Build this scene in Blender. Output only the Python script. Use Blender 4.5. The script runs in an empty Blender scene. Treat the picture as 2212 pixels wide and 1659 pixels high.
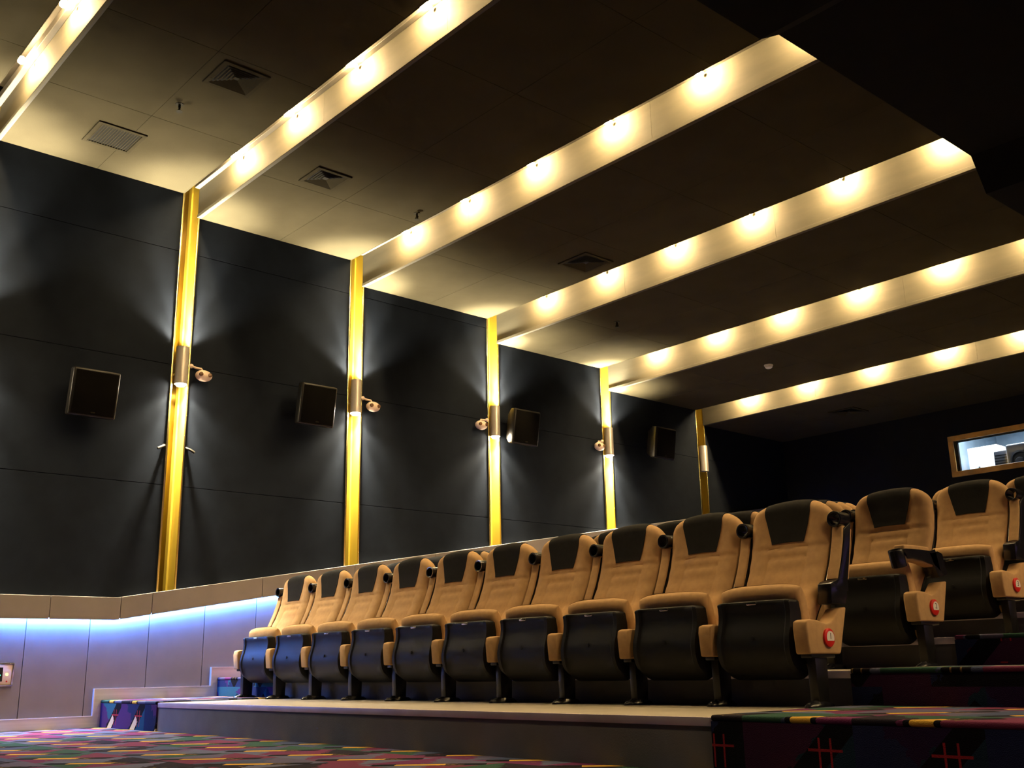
import bpy, bmesh, math, random
from mathutils import Vector, Matrix
random.seed(7)
SC = bpy.context.scene
COL = SC.collection
R = math.radians

# ------------------------------------------------------------------ camera
cam_d = bpy.data.cameras.new('camera')
cam = bpy.data.objects.new('camera', cam_d)
COL.objects.link(cam)
SC.camera = cam
yaw, pit, rol = R(48.567), R(15.193), R(-1.108)
fw = Vector((-math.sin(yaw) * math.cos(pit), math.cos(yaw) * math.cos(pit), math.sin(pit)))
r0 = fw.cross(Vector((0, 0, 1))).normalized()
u0 = r0.cross(fw)
rr = r0 * math.cos(rol) + u0 * math.sin(rol)
uu = -r0 * math.sin(rol) + u0 * math.cos(rol)
mw = Matrix((rr, uu, -fw)).transposed().to_4x4()
mw.translation = Vector((9.363, -4.436, 0.414))
cam.matrix_world = mw
cam_d.sensor_width = 36.0
cam_d.sensor_fit = 'HORIZONTAL'
cam_d.lens = 2263.33 / 2212 * 36.0
cam_d.clip_end = 100

# ------------------------------------------------------------------ world, exposure
w = bpy.data.worlds.new('world')
SC.world = w
w.use_nodes = True
w.node_tree.nodes['Background'].inputs[0].default_value = (0.02, 0.02, 0.025, 1)
w.node_tree.nodes['Background'].inputs[1].default_value = 0.1
vs = SC.view_settings
vs.view_transform = 'Standard'
vs.look = 'None'
vs.gamma = 1.0
vs.use_curve_mapping = False
vs.exposure = 0.4
cy = SC.cycles
cy.max_bounces = 5
cy.diffuse_bounces = 3
cy.glossy_bounces = 3
cy.transmission_bounces = 2
cy.transparent_max_bounces = 4
cy.caustics_reflective = False
cy.caustics_refractive = False
cy.sample_clamp_indirect = 4.0
cy.use_adaptive_sampling = True
cy.adaptive_threshold = 0.04
cy.adaptive_min_samples = 16
BULB_E = 1500.0      # ceiling bulbs, glow of the glass
SCONCE_E = 700.0    # wall sconce lamps, glow of the glass
SCONCE_W = 430.0    # their wide spill
SCONCE_N = 1150.0    # their narrow beams along the channel
LED_E = 480.0        # blue strip under the wainscot rail
BOOTH_W = 75.0      # lamp in the projection booth

# ------------------------------------------------------------------ layout (metres; x from side wall, y to the back, z up)
RY = [-2.256, -0.336, 1.635, 3.606, 5.576, 7.547]      # faces of the ceiling steps
ZB = [5.07, 4.848, 4.572, 4.282, 3.995, 3.787]         # soffit behind each step
RYM, ZM = -4.20, 5.30                                  # one more step in front (over the camera)
GAP = 0.175                                            # lamp slot / gold channel width
XW = 6.34                                              # coffered ceiling ends here
XR = 13.2                                              # far side wall
YB = 9.52                                              # back wall
YF = -7.5                                              # front wall
Y1, DR = -0.925, 1.055                                 # first tier front, row depth
NT = 9
TZ = [0.21]
for i in range(NT - 1):
    TZ.append(TZ[-1] + (0.165 if i == 0 else 0.158))
XA, XB = 1.18, 6.565                                   # carpeted aisles: x<XA and x>XB
XS = 6.45                                              # seat end standard
SW = 0.568                                             # seat spacing

# ------------------------------------------------------------------ materials
def nt(name):
    m = bpy.data.materials.new(name)
    m.use_nodes = True
    t = m.node_tree
    b = t.nodes['Principled BSDF']
    return m, t, b

def mat(name, col, rough=0.6, metal=0.0, var=0.12, scale=6.0, bump=0.0, bscale=120.0, spec=0.5, sheen=0.0, stretch=None):
    m, t, b = nt(name)
    tc = t.nodes.new('ShaderNodeTexCoord')
    mp = t.nodes.new('ShaderNodeMapping')
    if stretch:
        mp.inputs['Scale'].default_value = stretch
    t.links.new(tc.outputs['Object'], mp.inputs[0])
    n = t.nodes.new('ShaderNodeTexNoise')
    n.inputs['Scale'].default_value = scale
    n.inputs['Detail'].default_value = 5
    t.links.new(mp.outputs[0], n.inputs[0])
    r = t.nodes.new('ShaderNodeValToRGB')
    c = Vector(col)
    r.color_ramp.elements[0].position = 0.3
    r.color_ramp.elements[1].position = 0.7
    r.color_ramp.elements[0].color = (*(c * (1 - var)), 1)
    r.color_ramp.elements[1].color = (*(c * (1 + var)), 1)
    t.links.new(n.outputs[0], r.inputs[0])
    t.links.new(r.outputs[0], b.inputs['Base Color'])
    b.inputs['Roughness'].default_value = rough
    b.inputs['Metallic'].default_value = metal
    b.inputs['Specular IOR Level'].default_value = spec
    if sheen:
        b.inputs['Sheen Weight'].default_value = sheen
        b.inputs['Sheen Tint'].default_value = (*c, 1)
    if bump:
        n2 = t.nodes.new('ShaderNodeTexNoise')
        n2.inputs['Scale'].default_value = bscale
        n2.inputs['Detail'].default_value = 3
        t.links.new(mp.outputs[0], n2.inputs[0])
        bp = t.nodes.new('ShaderNodeBump')
        bp.inputs['Strength'].default_value = bump
        bp.inputs['Distance'].default_value = 0.01
        t.links.new(n2.outputs[0], bp.inputs['Height'])
        t.links.new(bp.outputs[0], b.inputs['Normal'])
    return m

def emis(name, col, st):
    m, t, b = nt(name)
    b.inputs['Base Color'].default_value = (*col, 1)
    b.inputs['Emission Color'].default_value = (*col, 1)
    b.inputs['Emission Strength'].default_value = st
    return m

def carpet(name, ax, dashes=True, pal=None):
    m, t, b = nt(name)
    L = t.links
    g = t.nodes.new('ShaderNodeNewGeometry')
    s = t.nodes.new('ShaderNodeSeparateXYZ')
    L.new(g.outputs['Position'], s.inputs[0])

    def M(op, a, bb=None, cc=None):
        n = t.nodes.new('ShaderNodeMath')
        n.operation = op
        for i, v in enumerate((a, bb, cc)):
            if v is None:
                continue
            if isinstance(v, (int, float)):
                n.inputs[i].default_value = v
            else:
                L.new(v, n.inputs[i])
        return n.outputs[0]

    def mix(f, a, bb):
        n = t.nodes.new('ShaderNodeMix')
        n.data_type = 'RGBA'
        L.new(f, n.inputs[0])
        for i, v in ((6, a), (7, bb)):
            if isinstance(v, tuple):
                n.inputs[i].default_value = (*v, 1)
            else:
                L.new(v, n.inputs[i])
        return n.outputs[2]

    def inside(a, c, h):
        return M('LESS_THAN', M('ABSOLUTE', M('SUBTRACT', a, c)), h)
    u = M('MULTIPLY', s.outputs[ax[0]], 1 / 0.48)
    v = M('ADD', M('MULTIPLY', s.outputs[ax[1]], 1 / 0.48), 0.37)
    iv = M('FLOOR', v)
    u2 = M('ADD', u, M('MULTIPLY', M('MODULO', iv, 2.0), 0.5))
    iu = M('FLOOR', u2)
    fu = M('SUBTRACT', M('SUBTRACT', u2, iu), 0.5)
    fv = M('SUBTRACT', M('SUBTRACT', v, iv), 0.5)
    # ragged triangular patches
    nz = t.nodes.new('ShaderNodeTexNoise')
    nz.inputs['Scale'].default_value = 22
    L.new(g.outputs['Position'], nz.inputs[0])
    jit = M('MULTIPLY', M('SUBTRACT', nz.outputs[0], 0.5), 0.35)
    half = M('GREATER_THAN', M('ADD', M('ADD', fu, fv), jit), 0.0)
    half2 = M('GREATER_THAN', M('ADD', M('SUBTRACT', fu, fv), jit), 0.0)
    cb = t.nodes.new('ShaderNodeCombineXYZ')
    L.new(iu, cb.inputs[0])
    L.new(iv, cb.inputs[1])
    L.new(M('ADD', half, M('MULTIPLY', half2, 2.0)), cb.inputs[2])
    wn = t.nodes.new('ShaderNodeTexWhiteNoise')
    wn.noise_dimensions = '3D'
    L.new(cb.outputs[0], wn.inputs[0])
    rp = t.nodes.new('ShaderNodeValToRGB')
    rp.color_ramp.interpolation = 'CONSTANT'
    pal = pal or [(0.115, 0.024, 0.062), (0.080, 0.092, 0.160), (0.022, 0.062, 0.046), (0.075, 0.070, 0.130), (0.100, 0.020, 0.075), (0.045, 0.060, 0.120), (0.012, 0.010, 0.018)]
    e = rp.color_ramp.elements
    e[0].color = (*pal[0], 1)
    e[1].position = 0.17
    e[1].color = (*pal[1], 1)
    for i, c in enumerate(pal[2:]):
        q = e.new(0.33 + 0.14 * i)
        q.color = (*c, 1)
    L.new(wn.outputs['Value'], rp.inputs[0])
    col = rp.outputs[0]
    # dark diagonal band with a cream dash inside
    a = M('MULTIPLY', M('ADD', fu, fv), 0.7071)
    d = M('MULTIPLY', M('SUBTRACT', fu, fv), 0.7071)
    band = M('MULTIPLY', inside(d, 0.10, 0.10), inside(a, 0.0, 0.55))
    col = mix(band, col, (0.004, 0.004, 0.007))
    dash = M('MULTIPLY', inside(d, 0.10, 0.065), inside(a, -0.08, 0.24))
    if dashes:
        col = mix(dash, col, (0.50, 0.31, 0.05) if ax == (0, 1) else (0.50, 0.42, 0.30))
    # thin double cross
    st = M('MULTIPLY', M('MAXIMUM', inside(fu, 0.20, 0.009), inside(fu, 0.30, 0.009)), inside(fv, 0.05, 0.13))
    c1 = M('MULTIPLY', inside(fv, 0.09, 0.010), inside(fu, 0.25, 0.15))
    c2 = M('MULTIPLY', inside(fv, -0.30, 0.008), inside(fu, 0.20, 0.04))
    col = mix(M('MAXIMUM', st, M('MAXIMUM', c1, c2)), col, (0.26, 0.02, 0.03) if ax == (0, 2) else (0.15, 0.10, 0.04))
    L.new(col, b.inputs['Base Color'])
    b.inputs['Roughness'].default_value = 1.0
    b.inputs['Specular IOR Level'].default_value = 0.1
    n2 = t.nodes.new('ShaderNodeTexNoise')
    n2.inputs['Scale'].default_value = 260
    L.new(g.outputs['Position'], n2.inputs[0])
    bm_ = t.nodes.new('ShaderNodeBump')
    bm_.inputs['Strength'].default_value = 0.5
    bm_.inputs['Distance'].default_value = 0.006
    L.new(n2.outputs[0], bm_.inputs['Height'])
    L.new(bm_.outputs[0], b.inputs['Normal'])
    return m

MT = {
    'fabric_wall': mat('fabric_wall', (0.0104, 0.0132, 0.0190), 0.95, bump=0.3, bscale=400, spec=0.03),
    'wall_dark': mat('wall_dark', (0.012, 0.012, 0.014), 0.95, spec=0.1),
    'back_black': mat('back_black', (0.010, 0.010, 0.012), 0.95, spec=0.1),
    'soffit': mat('soffit', (0.044, 0.038, 0.023), 0.95, var=0.1, scale=3, bump=0.12, bscale=200, spec=0.04),
    'riser': mat('riser', (0.092, 0.083, 0.056), 0.8, var=0.10, scale=4, spec=0.3, stretch=(0.6, 1, 3)),
    'batten': mat('batten', (0.10, 0.09, 0.07), 0.7),
    'slot': mat('slot', (0.08, 0.075, 0.065), 0.9),
    'gold': mat('gold', (0.30, 0.22, 0.08), 0.07, 1.0, var=0.04, scale=3),
    'gold_satin': mat('gold_satin', (0.50, 0.355, 0.036), 0.42, 0.5, var=0.04, scale=3),
    'gold_trim': mat('gold_trim', (0.95, 0.78, 0.30), 0.25, 1.0, var=0.05),
    'wainscot': mat('wainscot', (0.20, 0.175, 0.165), 0.75, var=0.05, bump=0.08, bscale=300, spec=0.3),
    'rail': mat('rail', (0.23, 0.205, 0.18), 0.75, var=0.05, bump=0.08, bscale=300, spec=0.3),
    'steel': mat('steel', (0.70, 0.66, 0.66), 0.42, 0.75, var=0.08, stretch=(1, 0.3, 8)),
    'bead': mat('bead', (0.80, 0.76, 0.84), 0.45, 0.2, var=0.05),
    'vinyl': mat('vinyl', (0.30, 0.265, 0.20), 0.55, var=0.1, scale=5),
    'fascia': mat('fascia', (0.110, 0.112, 0.135), 0.8, var=0.12, scale=5, bump=0.1, bscale=150),
    'nosing': mat('nosing', (0.50, 0.45, 0.60), 0.4, 0.5),
    'beige': mat('beige', (0.54, 0.345, 0.17), 0.95, var=0.08, scale=30, bump=0.35, bscale=600, spec=0.15, sheen=0.3),
    'headrest': mat('headrest', (0.014, 0.014, 0.014), 0.9, var=0.15, scale=40, bump=0.3, bscale=600, spec=0.15),
    'shell': mat('shell', (0.006, 0.006, 0.007), 0.45, var=0.2, scale=40, bump=0.12, bscale=500, spec=0.25),
    'black_metal': mat('black_metal', (0.008, 0.008, 0.009), 0.35),
    'black_gloss': mat('black_gloss', (0.010, 0.010, 0.014), 0.22),
    'chrome': mat('chrome', (0.8, 0.78, 0.75), 0.15, 1.0),
    'red': mat('red', (0.65, 0.015, 0.01), 0.35),
    'white': mat('white', (0.8, 0.76, 0.70), 0.5, var=0.03),
    'ink': mat('ink', (0.12, 0.10, 0.09), 0.6),
    'speaker': mat('speaker', (0.006, 0.005, 0.004), 0.45, var=0.2, spec=0.35),
    'grille': mat('grille', (0.004, 0.0035, 0.003), 0.9, spec=0.05, var=0.3, bump=0.6, bscale=500),
    'sconce': mat('sconce', (0.50, 0.46, 0.40), 0.38, 0.5, var=0.05),
    'cream': mat('cream', (0.72, 0.56, 0.44), 0.5),
    'lens_dark': mat('lens_dark', (0.12, 0.06, 0.03), 0.2),
    'vent': mat('vent', (0.036, 0.031, 0.019), 0.9, spec=0.05),
    'vent_dark': mat('vent_dark', (0.010, 0.010, 0.010), 0.9),
    'brass_dark': mat('brass_dark', (0.012, 0.010, 0.005), 0.6, spec=0.1),
    'wood_gold': mat('wood_gold', (0.60, 0.30, 0.04), 0.5, 0.0, var=0.35, scale=5),
    'booth_wall': mat('booth_wall', (0.36, 0.44, 0.52), 0.7),
    'booth_white': mat('booth_white', (0.95, 0.95, 0.95), 0.6, var=0.02),
    'machine': mat('machine', (0.20, 0.22, 0.28), 0.5),
    'machine_dark': mat('machine_dark', (0.03, 0.03, 0.04), 0.35),
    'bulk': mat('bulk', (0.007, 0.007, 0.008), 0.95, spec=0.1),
    'bulk_rib': mat('bulk_rib', (0.035, 0.035, 0.05), 0.7),
    'carpet_floor': carpet('carpet_floor', (0, 1)),
    'carpet_riser': carpet('carpet_riser', (0, 2), True, [(0.012, 0.05, 0.10), (0.010, 0.016, 0.06), (0.008, 0.05, 0.06), (0.05, 0.02, 0.09), (0.02, 0.08, 0.12), (0.012, 0.02, 0.07), (0.006, 0.006, 0.010)]),
    'carpet_riser_shaded': carpet('carpet_riser_shaded', (0, 2), False, [(0.014, 0.019, 0.065), (0.006, 0.006, 0.010), (0.040, 0.012, 0.040), (0.012, 0.018, 0.065), (0.006, 0.006, 0.009), (0.010, 0.026, 0.048), (0.020, 0.010, 0.045)]),  # same carpet, shade on the right-hand risers put into a darker palette
    'bulb': emis('bulb_glass', (1.0, 0.70, 0.34), BULB_E),
    'sconce_lamp': emis('sconce_lamp_glass', (1.0, 0.84, 0.58), SCONCE_E),
    'led': emis('led_strip_blue', (0.08, 0.26, 1.0), LED_E),
    'led_dim': emis('led_strip_dim', (0.30, 0.16, 1.0), LED_E * 0.06),
    'green': emis('sign_green', (0.05, 1.0, 0.55), 2.0),
    'yellow_led': emis('sign_yellow', (0.9, 0.9, 0.25), 1.5),
}
# glass pane of the booth
m, t, b = nt('glass_pane')
b.inputs['Base Color'].default_value = (0.9, 0.97, 1, 1)
b.inputs['Roughness'].default_value = 0.02
tr = t.nodes.new('ShaderNodeBsdfTransparent')
mx = t.nodes.new('ShaderNodeMixShader')
gl = t.nodes.new('ShaderNodeBsdfGlossy')
gl.inputs['Roughness'].default_value = 0.03
mx.inputs[0].default_value = 0.06
t.links.new(tr.outputs[0], mx.inputs[1])
t.links.new(gl.outputs[0], mx.inputs[2])
t.links.new(mx.outputs[0], t.nodes['Material Output'].inputs[0])
MT['glass'] = m

# ------------------------------------------------------------------ mesh helpers
class MB:
    def __init__(self):
        self.v, self.f = [], []

    def add(self, vs, fs):
        o = len(self.v)
        self.v += [tuple(p) for p in vs]
        self.f += [tuple(i + o for i in f) for f in fs]
        return self

    def box(self, x0, x1, y0, y1, z0, z1):
        vs = [(x, y, z) for x in (x0, x1) for y in (y0, y1) for z in (z0, z1)]
        return self.add(vs, [(0, 1, 3, 2), (4, 6, 7, 5), (0, 4, 5, 1), (2, 3, 7, 6), (0, 2, 6, 4), (1, 5, 7, 3)])

    def prism(self, poly, axis, a, b):
        n = len(poly)
        def P(p, c):
            if axis == 'x':
                return (c, p[0], p[1])
            if axis == 'y':
                return (p[0], c, p[1])
            return (p[0], p[1], c)
        vs = [P(p, a) for p in poly] + [P(p, b) for p in poly]
        fs = [tuple(range(n))[::-1], tuple(range(n, 2 * n))]
        fs += [(i, (i + 1) % n, n + (i + 1) % n, n + i) for i in range(n)]
        return self.add(vs, fs)

    def lathe(self, prof, n=24, c=(0, 0, 0), axis='z', closed=False):
        vs, fs = [], []
        for r, h in prof:
            for i in range(n):
                a = 2 * math.pi * i / n
                p = (r * math.cos(a), r * math.sin(a), h)
                if axis == 'x':
                    p = (p[2], p[0], p[1])
                elif axis == 'y':
                    p = (p[0], p[2], p[1])
                vs.append((p[0] + c[0], p[1] + c[1], p[2] + c[2]))
        k = len(prof)
        for j in range(k if closed else k - 1):
            j2 = (j + 1) % k
            for i in range(n):
                i2 = (i + 1) % n
                fs.append((j * n + i, j * n + i2, j2 * n + i2, j2 * n + i))
        if not closed:
            fs.append(tuple(range(n))[::-1])
            fs.append(tuple(range((k - 1) * n, k * n)))
        return self.add(vs, fs)

    def tube(self, pts, r, n=8):
        pts = [Vector(p) for p in pts]
        vs, fs = [], []
        for i, p in enumerate(pts):
            d = (pts[min(i + 1, len(pts) - 1)] - pts[max(i - 1, 0)]).normalized()
            a = d.orthogonal().normalized() if i == 0 else (a - d * a.dot(d)).normalized()
            bb = d.cross(a)
            rad = r[i] if isinstance(r, (list, tuple)) else r
            for k in range(n):
                t_ = 2 * math.pi * k / n
                vs.append(p + a * rad * math.cos(t_) + bb * rad * math.sin(t_))
        for i in range(len(pts) - 1):
            for k in range(n):
                k2 = (k + 1) % n
                fs.append((i * n + k, i * n + k2, (i + 1) * n + k2, (i + 1) * n + k))
        fs.append(tuple(range(n))[::-1])
        fs.append(tuple(range((len(pts) - 1) * n, len(pts) * n)))
        return self.add(vs, fs)

    def mesh(self, name, m_, bevel=0.0, seg=2, smooth=None):
        me = bpy.data.meshes.new(name)
        bm = bmesh.new()
        vv = [bm.verts.new(p) for p in self.v]
        for f in self.f:
            try:
                bm.faces.new([vv[i] for i in f])
            except ValueError:
                pass
        bmesh.ops.remove_doubles(bm, verts=bm.verts, dist=1e-6)
        bmesh.ops.recalc_face_normals(bm, faces=bm.faces)
        if bevel:
            es = [e for e in bm.edges if len(e.link_faces) == 2 and e.calc_face_angle(0) > R(30)]
            bmesh.ops.bevel(bm, geom=es, offset=bevel, segments=seg, affect='EDGES', profile=0.5, clamp_overlap=True)
        sm = bool(bevel) if smooth is None else smooth
        if sm:
            for f in bm.faces:
                f.smooth = True
            for e in bm.edges:
                if len(e.link_faces) == 2 and e.calc_face_angle(0) > R(40):
                    e.smooth = False
        bm.to_mesh(me)
        bm.free()
        me.materials.append(MT[m_])
        return me

    def build(self, name, m_, parent=None, **k):
        return link(name, self.mesh(name, m_, **k), parent)

def link(name, me, parent=None):
    o = bpy.data.objects.new(name, me)
    COL.objects.link(o)
    if parent:
        o.parent = parent
    return o

def B(*a):
    return MB().box(*a)

def tag(o, label=None, cat=None, group=None, kind=None):
    if label:
        o['label'] = label
    if cat:
        o['category'] = cat
    if group:
        o['group'] = group
    if kind:
        o['kind'] = kind
    return o

def thing(name, label, cat, loc=(0, 0, 0), group=None, rotz=0.0):
    o = link(name, None)
    o.location = loc
    o.rotation_euler = (0, 0, rotz)
    o.empty_display_size = 0.1
    return tag(o, label, cat, group)

def clip(poly, fn):
    """keep the side of a convex polygon where fn(p) >= 0"""
    out = []
    for i, p in enumerate(poly):
        q = poly[(i + 1) % len(poly)]
        a, c = fn(p), fn(q)
        if a >= 0:
            out.append(p)
        if (a >= 0) != (c >= 0):
            s = a / (a - c)
            out.append((p[0] + (q[0] - p[0]) * s, p[1] + (q[1] - p[1]) * s))
    return out

ORD = ['first', 'second', 'third', 'fourth', 'fifth', 'sixth', 'seventh', 'eighth', 'ninth', 'tenth']

# ------------------------------------------------------------------ floor and seating tiers
fl = B(0, XR, YF, Y1, -0.2, 0).build('floor', 'carpet_floor')
tag(fl, 'front floor with purple, green and yellow patterned carpet', kind='structure')
for k in range(NT):
    y0 = Y1 + DR * k
    y1 = YB if k == NT - 1 else Y1 + DR * (k + 1)
    z = TZ[k]
    zb = TZ[k - 1] if k else 0.0
    tier = B(XA, XB, y0, y1, -0.2, z - 0.012).build('floor_tier', 'fascia')
    tag(tier, 'grey seating tier, step %d counted from the front floor' % (k + 1), kind='structure')
    B(XA, XB, y0 + 0.0, y1 - (0 if k == NT - 1 else 0.001), z - 0.012, z).build('vinyl_tread', 'vinyl', tier)
    B(XA, XB, y0 - 0.006, y0, z - 0.035, z).build('nosing', 'nosing', tier, bevel=0.002)
    for x0, x1 in ((0.0, XA), (XB, XR)):
        me = B(x0, x1, y0 - 0.016, y1 - 0.012, z - 0.014, z + 0.010)
        c = me.build('carpet_tread', 'carpet_floor', tier, bevel=0.009, seg=3)
        B(x0, x1, y0 - 0.014, y0 + 0.2, zb + (0.010 if k else 0), z - 0.0141).build('carpet_riser', 'carpet_riser' if x0 == 0.0 else 'carpet_riser_shaded', tier)

# ------------------------------------------------------------------ rail line helpers
def rail_top(y):
    return 1.08 if y < -0.88 else 1.08 + 0.1647 * (y + 0.88)

def rail_bot(y):
    return rail_top(y) - 0.18

def tread(y):
    if y < Y1 - 0.07:
        return 0.0
    return TZ[min(NT - 1, int((y - Y1 + 0.07) // DR))]

# ------------------------------------------------------------------ side wall
CH = [RYM] + RY                        # gold channels sit just in front of every ceiling step
wl = MB()
ys = [YF] + [v for r_ in CH for v in (r_ - GAP, r_)] + [YB]
for a in range(0, len(ys), 2):
    wl.box(-0.5, -0.03, ys[a], ys[a + 1], -0.2, 5.9)
for r_ in CH:
    wl.box(-0.5, -0.215, r_ - GAP, r_, -0.2, 5.9)
wall = wl.build('wall_left', 'wall_dark')
tag(wall, 'dark side wall of padded panels with gold channels and a pale wainscot', kind='structure')
HJ = [0.96, 2.12, 3.285, 4.45, 5.62]
bays = []
for i in range(len(ys) // 2):
    a, c = ys[2 * i], ys[2 * i + 1]
    top = ([5.52, ZM] + ZB)[i] if i < 7 else ZB[-1]
    for j in range(len(HJ) - 1):
        g = 0.0015
        z0, z1 = HJ[j] + g, min(HJ[j + 1] - g, top + 0.02)
        if z1 <= z0 + 0.02:
            continue
        poly = [(a, z0), (c, z0), (c, z1), (a, z1)]
        poly = clip(poly, lambda p: p[1] - (1.08 + 0.1647 * (p[0] + 0.88)) + 0.06)
        if len(poly) < 3:
            continue
        MB().prism(poly, 'x', -0.03, 0.0).build('fabric_panel', 'fabric_wall', wall, bevel=0.0025, seg=1, smooth=False)
# wainscot panels under the rail
y = -3.69
while y < YB:
    a, c = y + 0.0025, min(y + 0.5225, YB) - 0.0025
    z0 = min(tread(a), tread(c)) - 0.03
    poly = [(a, z0), (c, z0), (c, 4), (a, 4)]
    poly = clip(poly, lambda p: (1.08 + 0.1647 * (p[0] + 0.88)) - 0.10 - p[1] if p[0] > -0.88 or c > -0.6 else 0.98 - p[1])
    if c <= -0.88:
        poly = [(a, z0), (c, z0), (c, 0.98), (a, 0.98)]
    MB().prism(poly, 'x', -0.028, 0.004).build('wainscot_panel', 'wainscot', wall, bevel=0.002, seg=1, smooth=False)
    y += 0.5225
# projecting rail, in lengths
rj = [-3.6, -2.5, -1.443, -0.846, -0.566, 0.515, 1.56, 2.605, 3.65, 4.695, 5.74, 6.785, 7.83, 8.875, YB]
for a, c in zip(rj[:-1], rj[1:]):
    a2, c2 = a + 0.002, c - 0.002
    ya = [a2] + ([-0.88] if a2 < -0.88 < c2 else []) + [c2]
    poly = [(q, rail_bot(q)) for q in ya] + [(q, rail_top(q)) for q in ya[::-1]]
    MB().prism(poly, 'x', 0.004, 0.062).build('rail_panel', 'rail', wall, bevel=0.003, seg=1, smooth=False)
    lipp = [(q, rail_bot(q) - 0.013) for q in ya] + [(q, rail_bot(q) + 0.004) for q in ya[::-1]]
    MB().prism(lipp, 'x', 0.054, 0.062).build('rail_lip', 'rail', wall)
# stepped steel skirting
sk = MB()
H = 0.088
pts = [(-3.7, 0.0)]
top_pts = [(-3.7, H)]
edges = []
yy, zz = -3.7, 0.0
for k in range(NT):
    ye = Y1 + DR * k - 0.075
    sk.box(0.004, 0.03, yy, ye + 0.0, zz, zz + H)
    sk.box(0.004, 0.03, ye, ye + 0.075, zz, TZ[k] + 0.01 + H)
    yy, zz = ye + 0.075, TZ[k] + 0.01
sk.box(0.004, 0.03, yy, YB, zz, zz + H)
sko = sk.build('baseboard_left', 'steel')
tag(sko, 'polished steel skirting stepping up along the side wall', kind='structure')
bd = MB()
yy, zz = -3.7, 0.0
for k in range(NT):
    ye = Y1 + DR * k - 0.075
    zt = TZ[k] + 0.01
    bd.box(0.004, 0.036, yy + (0.007 if k else 0), ye, zz + H, zz + H + 0.007)
    bd.box(0.004, 0.036, ye - 0.007, ye, zz + H, zt + H + 0.007)
    yy, zz = ye - 0.007, zt
bd.build('edge_bead', 'bead', sko)

# gold channels
for n, r_ in enumerate(CH):
    top = ([ZM + 0.22, ZM] + ZB)[n] + 0.28
    zb = rail_top(r_ - GAP) - 0.02
    a, c = r_ - GAP, r_
    ch = MB().box(-0.215, -0.205, a, c, zb, top)
    ch = ch.build('trim_%d' % (n + 1), 'gold')
    tag(ch, 'tall polished gold channel, %s from the left picture edge' % (ORD[max(0, n - 1)] if n else 'outside the frame'), kind='structure')
    MB().box(-0.205, -0.002, c - 0.010, c, zb, top).box(-0.205, -0.14, c - 0.03, c - 0.010, zb, top).build('channel_side', 'gold_satin', ch, bevel=0.002, seg=1, smooth=False)
    MB().box(-0.205, -0.002, a, a + 0.010, zb, top).build('channel_side', 'gold_satin', ch, bevel=0.002, seg=1, smooth=False)
    MB().box(-0.004, 0.010, a - 0.006, a + 0.014, zb, top).build('edge_strip', 'gold_trim', ch, bevel=0.003)
    MB().box(-0.004, 0.010, c - 0.010, c + 0.006, zb, top).build('edge_strip', 'gold_trim', ch, bevel=0.003)

# ------------------------------------------------------------------ ceiling
ce = B(-0.5, XR + 0.2, YF - 0.2, YB + 0.2, 5.75, 5.95).build('ceiling', 'back_black')
tag(ce, 'dark ceiling stepping down to the back in lit bands', kind='structure')
RYS = [RYM] + RY
ZS = [ZM] + ZB
seg_y = [(YF, RYM - GAP, ZM + 0.22)]
for k in range(len(RYS)):
    yb_ = (RYS[k + 1] - GAP) if k + 1 < len(RYS) else YB
    seg_y.append((RYS[k] + 0.02, yb_, ZS[k]))
X2 = 8.30                              # unseen far coffers beyond the bulkhead, added to carry more bulbs
for XL, XH in ((0.0, XW), (X2, XR)):
    for k, (a, c, z) in enumerate(seg_y):
        so = B(XL, XH, a, c, z + 0.02, z + 0.055).build('soffit', 'soffit', ce)
        nx, ny = 5, 2
        for i in range(nx):
            for j in range(ny):
                x0, x1 = XL + (XH - XL) * i / nx, XL + (XH - XL) * (i + 1) / nx
                q0, q1 = a + (c - a) * j / ny, a + (c - a) * (j + 1) / ny
                g = 0.001
                B(x0 + (g if i else 0), x1 - g, q0 + (g if j else 0), q1 - (g if j == 0 else 0), z, z + 0.02).build('soffit_panel', 'soffit', so, bevel=0.0015, seg=1, smooth=False)
    for k in range(len(RYS)):
        yk, zk = RYS[k], ZS[k]
        zf = seg_y[k][2]                      # soffit in front
        joints = [XL, XL + 1.9 + 0.25 * (k % 3), XL + 4.1 + 0.2 * (k % 2), XH]
        rb = B(XL, XH, yk + 0.004, yk + 0.02, zk, zf + 0.3).build('riser', 'slot', ce)
        for x0, x1 in zip(joints[:-1], joints[1:]):
            B(x0 + 0.001, x1 - 0.001, yk - 0.012, yk + 0.004, zk, zf + 0.28).build('riser_board', 'riser', rb)
        B(XL, XH, yk - 0.019, yk - 0.012, zk, zk + 0.035).build('edge_trim', 'riser', rb, bevel=0.002, seg=1, smooth=False)
        B(XL, XH, yk - 0.062, yk - 0.012, zf + 0.095, zf + 0.17).build('lamp_batten', 'batten', rb, bevel=0.003, seg=1, smooth=False)
        B(XL, XH, yk - GAP - 0.05, yk + 0.02, zf + 0.3, zf + 0.32).build('slot_cap', 'slot', rb)
        # the lip of the soffit in front
        B(XL, XH, yk - GAP - 0.004, yk - GAP + 0.004, zf - 0.002, zf + 0.06).build('slot_lip', 'soffit', rb)

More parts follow.
